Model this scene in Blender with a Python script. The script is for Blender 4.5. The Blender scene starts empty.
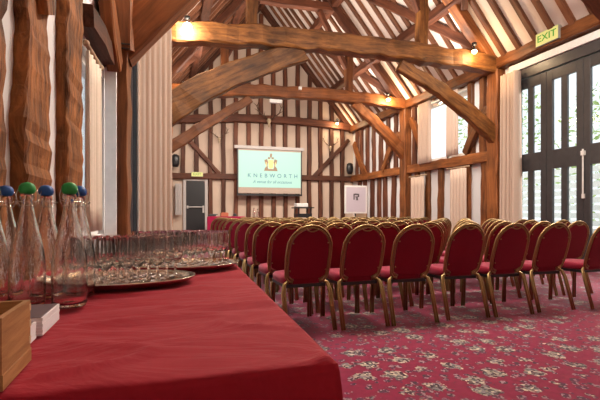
import bpy, math, random
import mathutils
from mathutils import Vector, Matrix
random.seed(7)
sc = bpy.context.scene
col = sc.collection
PI = math.pi

# ------------------------------------------------------------------ camera, world, sun, exposure
cam_d = bpy.data.cameras.new('camera')
cam = bpy.data.objects.new('camera', cam_d); col.objects.link(cam)
cam.location = (0, 0, 1.03)
YAW = math.atan(135/430)
cam.rotation_euler = (PI/2, 0, -YAW)
cam_d.sensor_width = 36; cam_d.lens = 430/600*36
cam_d.shift_y = 12.5/600
cam_d.clip_start = .02
sc.camera = cam
sc.view_settings.view_transform = 'Standard'; sc.view_settings.look = 'None'
sc.view_settings.gamma = 1; sc.view_settings.use_curve_mapping = False
sc.view_settings.exposure = 0.48
FU, FD, FF = 78, 80, 105   # watts of the added unseen uplighters, downlighters and wall floods
sc.cycles.max_bounces = 16; sc.cycles.transmission_bounces = 16; sc.cycles.transparent_max_bounces = 128
sc.cycles.diffuse_bounces = 4; sc.cycles.sample_clamp_indirect = 6
w = bpy.data.worlds.new('daylight'); sc.world = w; w.use_nodes = True
wb = w.node_tree.nodes['Background']; wb.inputs[0].default_value = (.86, .93, 1, 1); wb.inputs[1].default_value = 1.05
sun_d = bpy.data.lights.new('sun', 'SUN'); sun = bpy.data.objects.new('sun', sun_d); col.objects.link(sun)
sun_d.energy = 10; sun_d.angle = math.radians(25); sun_d.color = (1, .96, .9)
sun.rotation_euler = Vector((-1, -.10, -.72)).to_track_quat('-Z', 'Y').to_euler()

# ------------------------------------------------------------------ material helpers
def newmat(name):
    m = bpy.data.materials.new(name); m.use_nodes = True
    nt = m.node_tree; return m, nt, nt.nodes['Principled BSDF']
def nd(nt, t, **k):
    n = nt.nodes.new(t)
    for a, b in k.items(): setattr(n, a, b)
    return n
def rgba(c): return (c[0], c[1], c[2], 1)
def plain(name, c, rough=.5, metal=0, var=.12, scale=20, bump=0, sheen=0, emit=None, es=1, spec=.5):
    m, nt, b = newmat(name)
    tc = nd(nt, 'ShaderNodeTexCoord'); no = nd(nt, 'ShaderNodeTexNoise')
    no.inputs['Scale'].default_value = scale; no.inputs['Detail'].default_value = 4
    nt.links.new(tc.outputs['Object'], no.inputs['Vector'])
    mx = nd(nt, 'ShaderNodeMixRGB'); mx.inputs[1].default_value = rgba([v*(1-var) for v in c]); mx.inputs[2].default_value = rgba([min(1, v*(1+var)) for v in c])
    nt.links.new(no.outputs['Fac'], mx.inputs[0]); nt.links.new(mx.outputs[0], b.inputs['Base Color'])
    b.inputs['Roughness'].default_value = rough; b.inputs['Metallic'].default_value = metal
    b.inputs['Specular IOR Level'].default_value = spec
    if sheen: b.inputs['Sheen Weight'].default_value = sheen; b.inputs['Sheen Roughness'].default_value = .4
    if bump:
        bp = nd(nt, 'ShaderNodeBump'); bp.inputs['Strength'].default_value = bump; bp.inputs['Distance'].default_value = .01
        nt.links.new(no.outputs['Fac'], bp.inputs['Height']); nt.links.new(bp.outputs[0], b.inputs['Normal'])
    if emit: b.inputs['Emission Color'].default_value = rgba(emit); b.inputs['Emission Strength'].default_value = es
    return m
def wood(name, dark, light, rough=.6, gx=1.2, gy=14, bump=.5, crack=.35, rnd=.35, spec=.3):
    """grain runs along the object's own X"""
    m, nt, b = newmat(name); L = nt.links.new
    tc = nd(nt, 'ShaderNodeTexCoord'); oi = nd(nt, 'ShaderNodeObjectInfo')
    mp = nd(nt, 'ShaderNodeMapping'); mp.inputs['Scale'].default_value = (gx, gy, gy)
    ofs = nd(nt, 'ShaderNodeMath', operation='MULTIPLY'); ofs.inputs[1].default_value = 37.
    L(oi.outputs['Random'], ofs.inputs[0])
    cb = nd(nt, 'ShaderNodeCombineXYZ'); L(ofs.outputs[0], cb.inputs[0]); L(ofs.outputs[0], cb.inputs[1])
    L(tc.outputs['Object'], mp.inputs['Vector']); L(cb.outputs[0], mp.inputs['Location'])
    n1 = nd(nt, 'ShaderNodeTexNoise'); n1.inputs['Scale'].default_value = 1; n1.inputs['Detail'].default_value = 8; n1.inputs['Roughness'].default_value = .65; n1.inputs['Distortion'].default_value = .6
    L(mp.outputs[0], n1.inputs['Vector'])
    cr = nd(nt, 'ShaderNodeValToRGB'); e = cr.color_ramp.elements
    e[0].position = .3; e[0].color = rgba(dark); e[1].position = .72; e[1].color = rgba(light)
    L(n1.outputs['Fac'], cr.inputs[0])
    n2 = nd(nt, 'ShaderNodeTexNoise'); n2.inputs['Scale'].default_value = 2.2; n2.inputs['Detail'].default_value = 3
    L(tc.outputs['Object'], n2.inputs['Vector'])
    r2 = nd(nt, 'ShaderNodeValToRGB'); r2.color_ramp.elements[0].position = .3; r2.color_ramp.elements[0].color = (1-crack, 1-crack, 1-crack, 1); r2.color_ramp.elements[1].position = .6
    L(n2.outputs['Fac'], r2.inputs[0])
    mu = nd(nt, 'ShaderNodeMixRGB', blend_type='MULTIPLY'); mu.inputs[0].default_value = 1
    L(cr.outputs[0], mu.inputs[1]); L(r2.outputs[0], mu.inputs[2])
    hs = nd(nt, 'ShaderNodeHueSaturation'); L(mu.outputs[0], hs.inputs['Color'])
    mr = nd(nt, 'ShaderNodeMapRange'); mr.inputs[3].default_value = 1-rnd; mr.inputs[4].default_value = 1+rnd
    L(oi.outputs['Random'], mr.inputs[0]); L(mr.outputs[0], hs.inputs['Value'])
    L(hs.outputs[0], b.inputs['Base Color'])
    bp = nd(nt, 'ShaderNodeBump'); bp.inputs['Strength'].default_value = bump; bp.inputs['Distance'].default_value = .02
    L(n1.outputs['Fac'], bp.inputs['Height']); L(bp.outputs[0], b.inputs['Normal'])
    b.inputs['Roughness'].default_value = rough; b.inputs['Specular IOR Level'].default_value = spec
    return m
def thin_glass(name, tint=(.97, .98, .98), gl=.9, rough=.02, blend=5., bump=.12, ns=9):
    m, nt, b = newmat(name); L = nt.links.new
    nt.nodes.remove(b); out = nt.nodes['Material Output']
    tr = nd(nt, 'ShaderNodeBsdfTransparent'); tr.inputs[0].default_value = rgba(tint)
    g = nd(nt, 'ShaderNodeBsdfGlossy'); g.inputs['Roughness'].default_value = rough; g.inputs[0].default_value = (gl, gl, gl, 1)
    fr = nd(nt, 'ShaderNodeLayerWeight'); fr.inputs['Blend'].default_value = .5; pw = nd(nt, 'ShaderNodeMath', operation='POWER'); pw.inputs[1].default_value = blend; L(fr.outputs['Facing'], pw.inputs[0]); ad = nd(nt, 'ShaderNodeMath', operation='MULTIPLY_ADD'); ad.inputs[1].default_value = .92; ad.inputs[2].default_value = .04; L(pw.outputs[0], ad.inputs[0])
    no = nd(nt, 'ShaderNodeTexNoise'); no.inputs['Scale'].default_value = ns
    bp = nd(nt, 'ShaderNodeBump'); bp.inputs['Strength'].default_value = bump; bp.inputs['Distance'].default_value = .01
    L(no.outputs['Fac'], bp.inputs['Height']); L(bp.outputs[0], g.inputs['Normal'])
    mx = nd(nt, 'ShaderNodeMixShader'); L(ad.outputs[0], mx.inputs[0]); L(tr.outputs[0], mx.inputs[1]); L(g.outputs[0], mx.inputs[2])
    L(mx.outputs[0], out.inputs[0]); return m
def real_glass(name, ior=1.45, bump=.08):
    m, nt, b = newmat(name)
    b.inputs['Transmission Weight'].default_value = 1; b.inputs['Roughness'].default_value = 0.0; b.inputs['IOR'].default_value = ior
    b.inputs['Base Color'].default_value = (1, 1, 1, 1)
    no = nd(nt, 'ShaderNodeTexNoise'); no.inputs['Scale'].default_value = 14
    bp = nd(nt, 'ShaderNodeBump'); bp.inputs['Strength'].default_value = bump; bp.inputs['Distance'].default_value = .01
    nt.links.new(no.outputs['Fac'], bp.inputs['Height']); nt.links.new(bp.outputs[0], b.inputs['Normal'])
    return m
def cloth_mat(name, c, c2, wr=.6, scale=5, sheen=.5, rough=.8, weave=True):
    m, nt, b = newmat(name); L = nt.links.new
    tc = nd(nt, 'ShaderNodeTexCoord')
    mp = nd(nt, 'ShaderNodeMapping'); mp.inputs['Scale'].default_value = (1, 2.6, 1); mp.inputs['Rotation'].default_value = (0, 0, .5)
    L(tc.outputs['Object'], mp.inputs['Vector'])
    n = nd(nt, 'ShaderNodeTexNoise'); n.inputs['Scale'].default_value = scale; n.inputs['Detail'].default_value = 5; n.inputs['Distortion'].default_value = 1.2
    L(mp.outputs[0], n.inputs['Vector'])
    n2 = nd(nt, 'ShaderNodeTexNoise'); n2.inputs['Scale'].default_value = 60; n2.inputs['Detail'].default_value = 6
    L(tc.outputs['Object'], n2.inputs['Vector'])
    mx = nd(nt, 'ShaderNodeMixRGB'); mx.inputs[1].default_value = rgba(c); mx.inputs[2].default_value = rgba(c2); L(n2.outputs['Fac'], mx.inputs[0])
    L(mx.outputs[0], b.inputs['Base Color'])
    bp = nd(nt, 'ShaderNodeBump'); bp.inputs['Strength'].default_value = wr; bp.inputs['Distance'].default_value = .03
    L(n.outputs['Fac'], bp.inputs['Height'])
    L(bp.outputs[0], b.inputs['Normal'])
    b.inputs['Roughness'].default_value = rough; b.inputs['Sheen Weight'].default_value = sheen; b.inputs['Sheen Roughness'].default_value = .35
    b.inputs['Sheen Tint'].default_value = (1, .55, .6, 1); b.inputs['Specular IOR Level'].default_value = .2
    return m

M = {}
M['oak'] = wood('golden_oak', (.075, .022, .006), (.40, .165, .045), rough=.5, gx=2.2, gy=17, crack=.55)
M['oak_red'] = wood('brown_oak', (.09, .026, .008), (.34, .115, .032), rough=.5, crack=.4)
M['oak_dark'] = wood('dark_oak', (.045, .014, .008), (.17, .055, .025), crack=.3)
M['oak_rafter'] = wood('rafter_oak', (.08, .028, .014), (.26, .10, .045), crack=.3, rnd=.25)
M['oak_rough'] = wood('weathered_oak', (.028, .008, .003), (.60, .22, .06), rough=.7, gx=4.5, gy=20, bump=1, crack=.7, rnd=.1)
M['plaster'] = plain('plaster', (.66, .56, .50), rough=.9, var=.06, scale=3, bump=.15)
M['plaster_gable'] = plain('gable_plaster', (.54, .41, .32), rough=.9, var=.08, scale=3, bump=.15)
M['plaster_white'] = plain('white_plaster', (.72, .70, .70), rough=.9, var=.05, scale=4, bump=.2)
M['curtain'] = cloth_mat('cream_curtain', (.52, .39, .31), (.62, .48, .39), wr=.15, sheen=.1)
M['curtain_near'] = cloth_mat('ivory_curtain', (.60, .50, .40), (.70, .60, .50), wr=.1, sheen=.1)
M['chair_red'] = plain('chair_velvet', (.19, .002, .018), rough=.75, var=.2, scale=90, sheen=.55, bump=.1, spec=.2)
M['chair_red'].node_tree.nodes['Principled BSDF'].inputs['Sheen Tint'].default_value = (1, .5, .6, 1)
M['gold'] = plain('gold_tube', (.33, .22, .095), rough=.32, metal=.75, var=.15, scale=30)
M['black'] = plain('black_paint', (.012, .012, .014), rough=.4)
M['cloth'] = cloth_mat('red_tablecloth', (.26, .006, .017), (.34, .010, .026), wr=.55, scale=3.0, sheen=.12)
M['far_cloth'] = cloth_mat('far_red_cloth', (.30, .008, .05), (.36, .01, .06), wr=.3, scale=6, sheen=.3)
M['door_paint'] = plain('grey_black_door_paint', (.045, .042, .045), rough=.35, var=.3, scale=12, bump=.15)
M['white_paint'] = plain('white_paint', (.75, .74, .72), rough=.5)
M['grey_paint'] = plain('grey_paint', (.42, .38, .36), rough=.5)
M['silver'] = plain('silver', (.58, .55, .50), rough=.16, metal=1, var=.1, scale=60, bump=.1)
M['steel'] = plain('steel_wire', (.6, .58, .55), rough=.25, metal=1)
M['pane'] = thin_glass('window_pane', (.96, .98, .98))
M['goblet'] = real_glass('goblet_glass', 1.45, 0)
M['glass'] = real_glass('bottle_glass', 1.42, .05)
M['green'] = plain('green_rubber', (.012, .30, .06), rough=.5, var=.08, scale=60)
M['blue'] = plain('blue_rubber', (.008, .09, .36), rough=.5, var=.08, scale=60)
M['box'] = wood('pale_box_wood', (.26, .11, .04), (.52, .27, .11), gx=6, gy=70, bump=.1, crack=.1, rnd=.05)
M['box_edge'] = wood('light_joint_wood', (.50, .33, .18), (.66, .46, .27), gx=1, gy=20, bump=.1, crack=.05, rnd=.05)
M['paper'] = plain('paper', (.78, .76, .80), rough=.7, var=.04, scale=200)
M['cover'] = plain('dark_booklet_cover', (.10, .07, .09), rough=.4)
M['lamp_bulb'] = plain('lamp_bulb', (1, .8, .5), emit=(1, .66, .28), es=25)
M['lamp_white'] = plain('bright_bulb', (1, .95, .9), emit=(1, .93, .82), es=120)
M['exit_yellow'] = plain('exit_panel', (.25, .24, .08), emit=(.95, .86, .30), es=.42)
M['exit_green'] = plain('exit_lettering', (.01, .16, .01), emit=(.05, .5, .01), es=.25)
M['grey_plastic'] = plain('grey_plastic', (.30, .30, .27), rough=.5)
M['screen'] = plain('projected_image', (.16, .24, .21), var=.02, scale=2, emit=(.42, .74, .60), es=.62)
M['screen_blank'] = plain('unlit_screen', (.42, .33, .27), rough=.8)
M['ink_blue'] = plain('projected_lettering', (.03, .08, .12), emit=(.05, .17, .26), es=.5)
M['ink_brown'] = plain('crest_brown', (.20, .12, .07), emit=(.22, .15, .09), es=.5)
M['ink_gold'] = plain('crest_gold', (.5, .36, .14), emit=(.62, .46, .18), es=.6)
M['antler'] = plain('bone', (.45, .34, .22), rough=.6)
M['antler_dark'] = plain('antler_horn', (.10, .05, .03), rough=.6)
M['leaf'] = plain('foliage', (.30, .42, .14), rough=.6, var=.5, scale=2)
M['slat'] = plain('white_slats', (.50, .53, .52), rough=.6)
M['ground'] = plain('paving', (.38, .37, .34), rough=.9, scale=2)
M['poster'] = plain('poster_paper', (.55, .49, .56), rough=.6, var=.04, scale=30)
M['poster_ink'] = plain('poster_ink', (.10, .08, .09), rough=.6)
M['board'] = plain('beige_board', (.44, .30, .19), rough=.7, var=.06)
M['orange'] = plain('terracotta_box', (.40, .11, .05), rough=.6)

def carpet():
    m, nt, b = newmat('patterned_carpet'); L = nt.links.new
    tc = nd(nt, 'ShaderNodeTexCoord')
    def vor(scale, rnd, feat='F1', sy=1.):
        mp = nd(nt, 'ShaderNodeMapping'); mp.inputs['Scale'].default_value = (1, sy, 1)
        L(tc.outputs['Object'], mp.inputs['Vector'])
        v = nd(nt, 'ShaderNodeTexVoronoi', feature=feat); v.inputs['Scale'].default_value = scale; v.inputs['Randomness'].default_value = rnd
        L(mp.outputs[0], v.inputs['Vector']); return v
    def ramp(src, p0, c0, p1, c1):
        r = nd(nt, 'ShaderNodeValToRGB'); r.color_ramp.elements[0].position = p0; r.color_ramp.elements[0].color = c0
        r.color_ramp.elements[1].position = p1; r.color_ramp.elements[1].color = c1; L(src, r.inputs[0]); return r
    W = (1, 1, 1, 1); K = (0, 0, 0, 1)
    nz = nd(nt, 'ShaderNodeTexNoise'); nz.inputs['Scale'].default_value = 22; nz.inputs['Detail'].default_value = 3; L(tc.outputs['Object'], nz.inputs['Vector'])
    def warp(v, amt):
        a = nd(nt, 'ShaderNodeMath', operation='MULTIPLY_ADD'); a.inputs[1].default_value = amt; L(nz.outputs['Fac'], a.inputs[0]); L(v.outputs['Distance'], a.inputs[2]); return a
    big = vor(4.6, .5); bm_ = ramp(warp(big, .5).outputs[0], .57, W, .61, K)
    sml = vor(15, .9); sm_ = ramp(warp(sml, .4).outputs[0], .58, W, .62, K)
    det = vor(55, 1.); dr = nd(nt, 'ShaderNodeValToRGB'); dr.color_ramp.interpolation = 'CONSTANT'
    e = dr.color_ramp.elements; e[0].position = 0; e[0].color = (.05, .025, .04, 1); e[1].position = .3; e[1].color = (.28, .24, .19, 1)
    for p, c in ((.5, (.17, .15, .16, 1)), (.72, (.42, .36, .27, 1)), (.85, (.10, .10, .09, 1))):
        x = e.new(p); x.color = c
    sp = nd(nt, 'ShaderNodeSeparateColor'); L(det.outputs['Color'], sp.inputs[0]); L(sp.outputs[0], dr.inputs[0])
    det2 = vor(70, 1.); d2 = nd(nt, 'ShaderNodeValToRGB'); d2.color_ramp.interpolation = 'CONSTANT'
    e = d2.color_ramp.elements; e[0].position = 0; e[0].color = (.10, .015, .05, 1); e[1].position = .4; e[1].color = (.24, .15, .17, 1); x = e.new(.7); x.color = (.05, .03, .04, 1)
    sp2 = nd(nt, 'ShaderNodeSeparateColor'); L(det2.outputs['Color'], sp2.inputs[0]); L(sp2.outputs[0], d2.inputs[0])
    bs = nd(nt, 'ShaderNodeMixRGB'); bs.inputs[1].default_value = (.13, .003, .024, 1); bs.inputs[2].default_value = (.23, .006, .046, 1); L(nz.outputs['Fac'], bs.inputs[0])
    m1 = nd(nt, 'ShaderNodeMixRGB'); L(sm_.outputs[0], m1.inputs[0]); L(bs.outputs[0], m1.inputs[1]); L(d2.outputs[0], m1.inputs[2])
    m2 = nd(nt, 'ShaderNodeMixRGB'); L(bm_.outputs[0], m2.inputs[0]); L(m1.outputs[0], m2.inputs[1]); L(dr.outputs[0], m2.inputs[2])
    L(m2.outputs[0], b.inputs['Base Color']); b.inputs['Roughness'].default_value = .9
    b.inputs['Sheen Weight'].default_value = .35; b.inputs['Sheen Roughness'].default_value = .35; b.inputs['Specular IOR Level'].default_value = .2
    return m
M['carpet'] = carpet()

# ------------------------------------------------------------------ mesh helpers
class MB:
    def __init__(s): s.v = []; s.f = []
    def add(s, vs, fs):
        o = len(s.v); s.v += [tuple(p) for p in vs]; s.f += [tuple(i+o for i in f) for f in fs]
    def box(s, x0, x1, y0, y1, z0, z1, T=None):
        vs = [Vector(p) for p in ((x0,y0,z0),(x1,y0,z0),(x1,y1,z0),(x0,y1,z0),(x0,y0,z1),(x1,y0,z1),(x1,y1,z1),(x0,y1,z1))]
        if T: vs = [T @ p for p in vs]
        s.add(vs, [(0,3,2,1),(4,5,6,7),(0,1,5,4),(1,2,6,5),(2,3,7,6),(3,0,4,7)])
    def prism(s, poly, axis, a, b):
        """poly of 2D points extruded along axis"""
        def P(p, t):
            return {'x': (t, p[0], p[1]), 'y': (p[0], t, p[1]), 'z': (p[0], p[1], t)}[axis]
        n = len(poly); vs = [P(p, a) for p in poly]+[P(p, b) for p in poly]
        s.add(vs, [tuple(range(n))[::-1], tuple(range(n, 2*n))]+[(i, (i+1) % n, n+(i+1) % n, n+i) for i in range(n)])
    def tube(s, pts, r, n=8, closed=False, flat=1.):
        pts = [Vector(p) for p in pts]; rings = []; N = len(pts); prev = None
        rr = r if isinstance(r, (list, tuple)) else [r]*N
        for i, p in enumerate(pts):
            if closed: t = pts[(i+1) % N]-pts[i-1]
            else: t = pts[min(i+1, N-1)]-pts[max(i-1, 0)]
            t.normalize()
            if prev is None: a = t.orthogonal().normalized()
            else:
                a = prev-t*prev.dot(t)
                a = a.normalized() if a.length > 1e-6 else t.orthogonal().normalized()
            prev = a; bb = t.cross(a)
            rings.append([p+(a*math.cos(2*PI*k/n)+bb*math.sin(2*PI*k/n)*flat)*rr[i] for k in range(n)])
        vs = [q for rg in rings for q in rg]; fs = []
        for i in range(N if closed else N-1):
            j = (i+1) % N
            for k in range(n): fs.append((i*n+k, i*n+(k+1) % n, j*n+(k+1) % n, j*n+k))
        if not closed: fs += [tuple(range(n))[::-1], tuple((N-1)*n+k for k in range(n))]
        s.add(vs, fs)
    def lathe(s, prof, n=20, c=(0, 0, 0), sx=1, sy=1):
        vs = []; fs = []; N = len(prof)
        for r, z in prof:
            for k in range(n): vs.append((c[0]+max(r, 1e-4)*sx*math.cos(2*PI*k/n), c[1]+max(r, 1e-4)*sy*math.sin(2*PI*k/n), c[2]+z))
        for i in range(N-1):
            for k in range(n): fs.append((i*n+k, i*n+(k+1) % n, (i+1)*n+(k+1) % n, (i+1)*n+k))
        s.add(vs, fs)
    def sphere(s, c, r, n=12, sz=1.):
        s.lathe([(r*math.sin(PI*i/n), -r*sz*math.cos(PI*i/n)) for i in range(n+1)], n*2, c)
    def build(s, name, mat, parent=None, smooth=False, bevel=0):
        me = bpy.data.meshes.new(name); me.from_pydata(s.v, [], s.f); me.validate(); me.update()
        o = bpy.data.objects.new(name, me); col.objects.link(o); me.materials.append(mat)
        if smooth:
            for p in me.polygons: p.use_smooth = True
        if parent: o.parent = parent
        if bevel:
            md = o.modifiers.new('bevel', 'BEVEL'); md.width = bevel; md.segments = 2; md.limit_method = 'ANGLE'
        return o
def tag(o, label, cat, group=None, kind=None):
    o['label'] = label; o['category'] = cat
    if group: o['group'] = group
    if kind: o['kind'] = kind
    return o
def struct(o, label=None, cat=None):
    o['kind'] = 'structure'
    if label: o['label'] = label; o['category'] = cat
    return o
def empty(name, loc=(0, 0, 0), rz=0):
    o = bpy.data.objects.new(name, None); col.objects.link(o); o.location = loc; o.rotation_euler = (0, 0, rz); o.empty_display_size = .1; return o
def pmat(o):
    m = Matrix.LocRotScale(o.location, o.rotation_euler, None)
    return pmat(o.parent) @ m if o.parent else m
def beam(name, p0, p1, wy, wz, mat, parent=None, up=(0, 0, 1), bend=0, jit=.012, seg=None, taper=(1, 1), widths=None, rug=0):
    """squared timber from p0 to p1 with its own grain axis; bend bows it along up"""
    p0 = Vector(p0); p1 = Vector(p1); X = (p1-p0); Ln = X.length; X.normalize()
    U = Vector(up); Z = (U-X*U.dot(X)).normalized(); Y = Z.cross(X)
    seg = seg or max(2, int(Ln/.25)); cs = []; rn = random.Random(int((p0.x*71+p0.y*131+p1.z*17+p1.x*7)*1000))
    b = MB(); rings = []
    oy = oz = 0
    for i in range(seg+1):
        t = i/seg; tp = taper[0]+(taper[1]-taper[0])*t
        hy = wy/2*tp; hz = wz/2*tp
        if widths: hy *= widths[min(int(t*len(widths)), len(widths)-1)] if i < seg else widths[-1]
        cy = rn.uniform(-jit, jit); cz = bend*4*t*(1-t)+rn.uniform(-jit, jit)
        N_ = mathutils.noise.noise; z1_ = hz*0; e1 = e2 = 0
        if rug:
            e1 = rug*(N_(Vector((t*Ln*1.6, p0.y*9, 0)))*1.6+.5*N_(Vector((t*Ln*9, p0.y*9, 5)))); e2 = rug*(N_(Vector((t*Ln*1.9, p0.y*7, 9)))*1.6+.5*N_(Vector((t*Ln*11, p0.y*9, 15))))
        c = min(hy, hz)*.18; ring = []
        for sy, sz, k in ((-1,-1,0),(-1,-1,1),(1,-1,1),(1,-1,0),(1,1,0),(1,1,1),(-1,1,1),(-1,1,0)):
            dy = hy-(c if k else 0); dz = hz-(0 if k else c)
            ring.append((Ln*t, cy+sy*(dy+rn.uniform(-jit, jit)*.6), cz+sz*(dz+rn.uniform(-jit, jit)*.6)+(e1 if sz > 0 else e2)))
        rings.append(ring)
    n = 8; vs = [q for r in rings for q in r]; fs = []
    for i in range(seg):
        for k in range(n): fs.append((i*n+k, i*n+(k+1) % n, (i+1)*n+(k+1) % n, (i+1)*n+k))
    fs += [tuple(range(n))[::-1], tuple(seg*n+k for k in range(n))]
    b.add(vs, fs); o = b.build(name, mat, parent)
    Wm = Matrix((( X.x, Y.x, Z.x, p0.x), (X.y, Y.y, Z.y, p0.y), (X.z, Y.z, Z.z, p0.z), (0, 0, 0, 1)))
    if parent: Wm = pmat(parent).inverted() @ Wm
    o.matrix_local = Wm if parent else Wm
    if not parent: o.matrix_world = Wm
    return o
def copy_tree(o, parent=None):
    c = o.copy(); col.objects.link(c); c.parent = parent
    for ch in KIDS.get(o.name, []): copy_tree(ch, c)
    return c
KIDS = {}
def index_kids():
    KIDS.clear()
    for o in bpy.data.objects:
        if o.parent: KIDS.setdefault(o.parent.name, []).append(o)

# ------------------------------------------------------------------ room shell
XF = lambda d: -.63+.0457*d           # face of the left wall timbers
PLZ = 4.15; SL = 1.227; XL = -.4; XR = 7.1; RX = 3.35; RZ = 8.75
Y0, Y1 = -1.6, 15.6
b = MB(); b.box(-1.2, 7.25, Y0, Y1+.1, -.1, 0); struct(b.build('floor', M['carpet']), 'crimson carpet with beige and grey flower medallions', 'carpet')
b = MB(); t = .10
b.prism([(XR+.15, PLZ-.18), (RX, RZ), (RX, RZ+t*1.6), (XR+.15, PLZ-.18+t*1.6)], 'y', Y0, Y1)
b.prism([(XL-.15, PLZ-.18), (RX, RZ), (RX, RZ+t*1.6), (XL-.15, PLZ-.18+t*1.6)], 'y', Y0, Y1)
ceil = struct(b.build('ceiling', M['plaster']), 'steep white plastered roof slopes between dark rafters', 'ceiling')
# rafters, purlins and ridge
y = 2.2
while y < 15.4:
    for s in (1, -1):
        j = random.uniform(-.03, .03); n = Vector((-s*SL, 0, -1)).normalized()*.03
        xe = XR if s > 0 else XL
        beam('rafter', Vector((xe, y+j, PLZ))+n, Vector((RX+s*.03, y+j+random.uniform(-.03, .03), RZ-.04))+n, .115, .075, M['oak_rafter'], ceil, up=n, jit=.008, seg=8)
    y += .40
for x, z in ((5.84, 5.5), (4.62, 6.98)):
    for s in (1, -1):
        xx = x if s > 0 else 2*RX-x
        beam('purlin', (xx, 2, z), (xx, 15.5, z), .2, .22, M['oak_dark'], ceil)
beam('ridge_beam', (RX, 2, RZ-.22), (RX, 15.5, RZ-.22), .12, .2, M['oak_dark'], ceil)

b = MB(); b.prism([(-.9, 0), (XR+.1, 0), (XR+.1, PLZ), (RX, RZ+.05), (-.9, PLZ)], 'y', Y0-.1, Y0)
struct(b.build('wall_front', M['plaster']), 'plain plastered wall behind the camera', 'wall')
# back wall
b = MB()
b.prism([(-.4, 0), (XR+.1, 0), (XR+.1, PLZ), (RX, RZ+.05), (-.4, PLZ)], 'y', 15.55, 15.7)
wback = struct(b.build('wall_back', M['plaster_gable']), 'timber framed end wall with dark studs and pinkish plaster', 'wall')
Yb = 15.5
def roofz(x): return RZ-abs(x-RX)*SL
k = 0; x = .14
while x < 7.0:
    top = min(roofz(x)-.15, 8.3); z0 = 2.35 if .5 < x < 1.5 else .0
    beam('stud', (x, Yb, z0), (x+random.uniform(-.03, .03), Yb, top), .15, .13, M['oak_dark'], wback, up=(0, -1, 0), jit=.012, seg=10)
    x += .462
beam('rail', (.0, Yb-.03, 2.30), (7.0, Yb-.03, 2.36), .14, .2, M['oak_dark'], wback)
beam('tie_beam', (.1, Yb-.08, 4.2), (7.0, Yb-.08, 4.32), .24, .27, M['oak_dark'], wback, bend=.18)
beam('diagonal_brace', (.62, Yb-.04, 3.75), (1.85, Yb-.04, 2.4), .14, .13, M['oak_dark'], wback, up=(0, -1, 0))
beam('diagonal_brace', (6.85, Yb-.04, 3.85), (5.4, Yb-.04, 2.4), .14, .13, M['oak_dark'], wback, up=(0, -1, 0))
for s in (1, -1):
    beam('gable_rafter', (RX+s*3.65, Yb-.06, 4.2), (RX+s*.05, Yb-.06, RZ-.2), .2, .22, M['oak_dark'], wback, up=(0, -1, 0))

# right wall
b = MB()
b.box(7.08, 7.2, Y0, 4.1, 0, 4.2); b.box(7.08, 7.2, 4.1, 7.45, 3.98, 4.2)
b.box(7.08, 7.2, 7.45, 15.6, 0, 2.35); b.box(7.08, 7.2, 7.45, 8.78, 2.35, 4.2); b.box(7.08, 7.2, 10.55, 15.6, 2.35, 4.2)
wr = struct(b.build('wall_right', M['plaster_white']), 'white plastered side wall with brown studs, rail and curtained window', 'wall')
beam('wall_plate', (6.98, 2, 4.27), (6.98, 15.45, 4.27), .26, .24, M['oak_red'], wr)
beam('rail', (7.0, 7.9, 2.30), (7.0, 15.4, 2.34), .16, .24, M['oak_red'], wr)
for yy, wd in ((8.2, .2), (8.78, .17), (9.85, .18), (10.4, .16), (11.0, .16), (12.35, .2), (12.85, .18), (13.3, .18), (13.85, .2), (14.4, .18), (14.9, .2)):
    beam('stud', (7.05, yy, 0), (7.05, yy+random.uniform(-.05, .05), 2.2), .12, wd, M['oak_dark'] if yy > 11 else M['oak_red'], wr, up=(0, 1, 0))
for yy, wd in ((8.25, .17), (8.62, .16), (10.7, .16), (11.1, .16), (12.2, .18), (12.7, .16), (13.2, .2), (13.7, .16), (14.2, .18), (14.7, .2), (15.1, .16)):
    beam('stud', (7.05, yy, 2.42), (7.05, yy+random.uniform(-.05, .05), 4.16), .12, wd, M['oak_dark'] if yy > 11 else M['oak_red'], wr, up=(0, 1, 0))
for y0, z0, y1, z1, bd in ((15.2, 3.7, 14.2, 2.42, .08), (11.85, 3.5, 12.9, 2.42, .1), (11.2, 3.8, 10.55, 2.5, -.06), (8.0, 3.4, 8.75, 2.45, .06)):
    beam('curved_brace', (6.98, y0, z0), (6.98, y1, z1), .12, .2, M['oak_red'], wr, up=(0, 1, 0), bend=bd)

# window in the right wall
wf = MB()
for a in ((8.78, 8.85), (9.58, 9.66), (10.47, 10.55)): wf.box(7.09, 7.17, a[0], a[1], 2.42, 4.15)
wf.box(7.09, 7.17, 8.85, 10.47, 2.42, 2.52); wf.box(7.09, 7.17, 8.85, 10.47, 4.06, 4.15)
win = struct(wf.build('window_1', M['white_paint'], bevel=.005), 'tall clerestory window above the rail, half covered by cream curtains', 'window')
g = MB(); g.box(7.125, 7.131, 8.85, 9.58, 2.52, 4.06); g.build('pane', M['pane'], win)
g = MB(); g.box(7.125, 7.131, 9.66, 10.47, 2.52, 4.06); g.build('pane', M['pane'], win)

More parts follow.
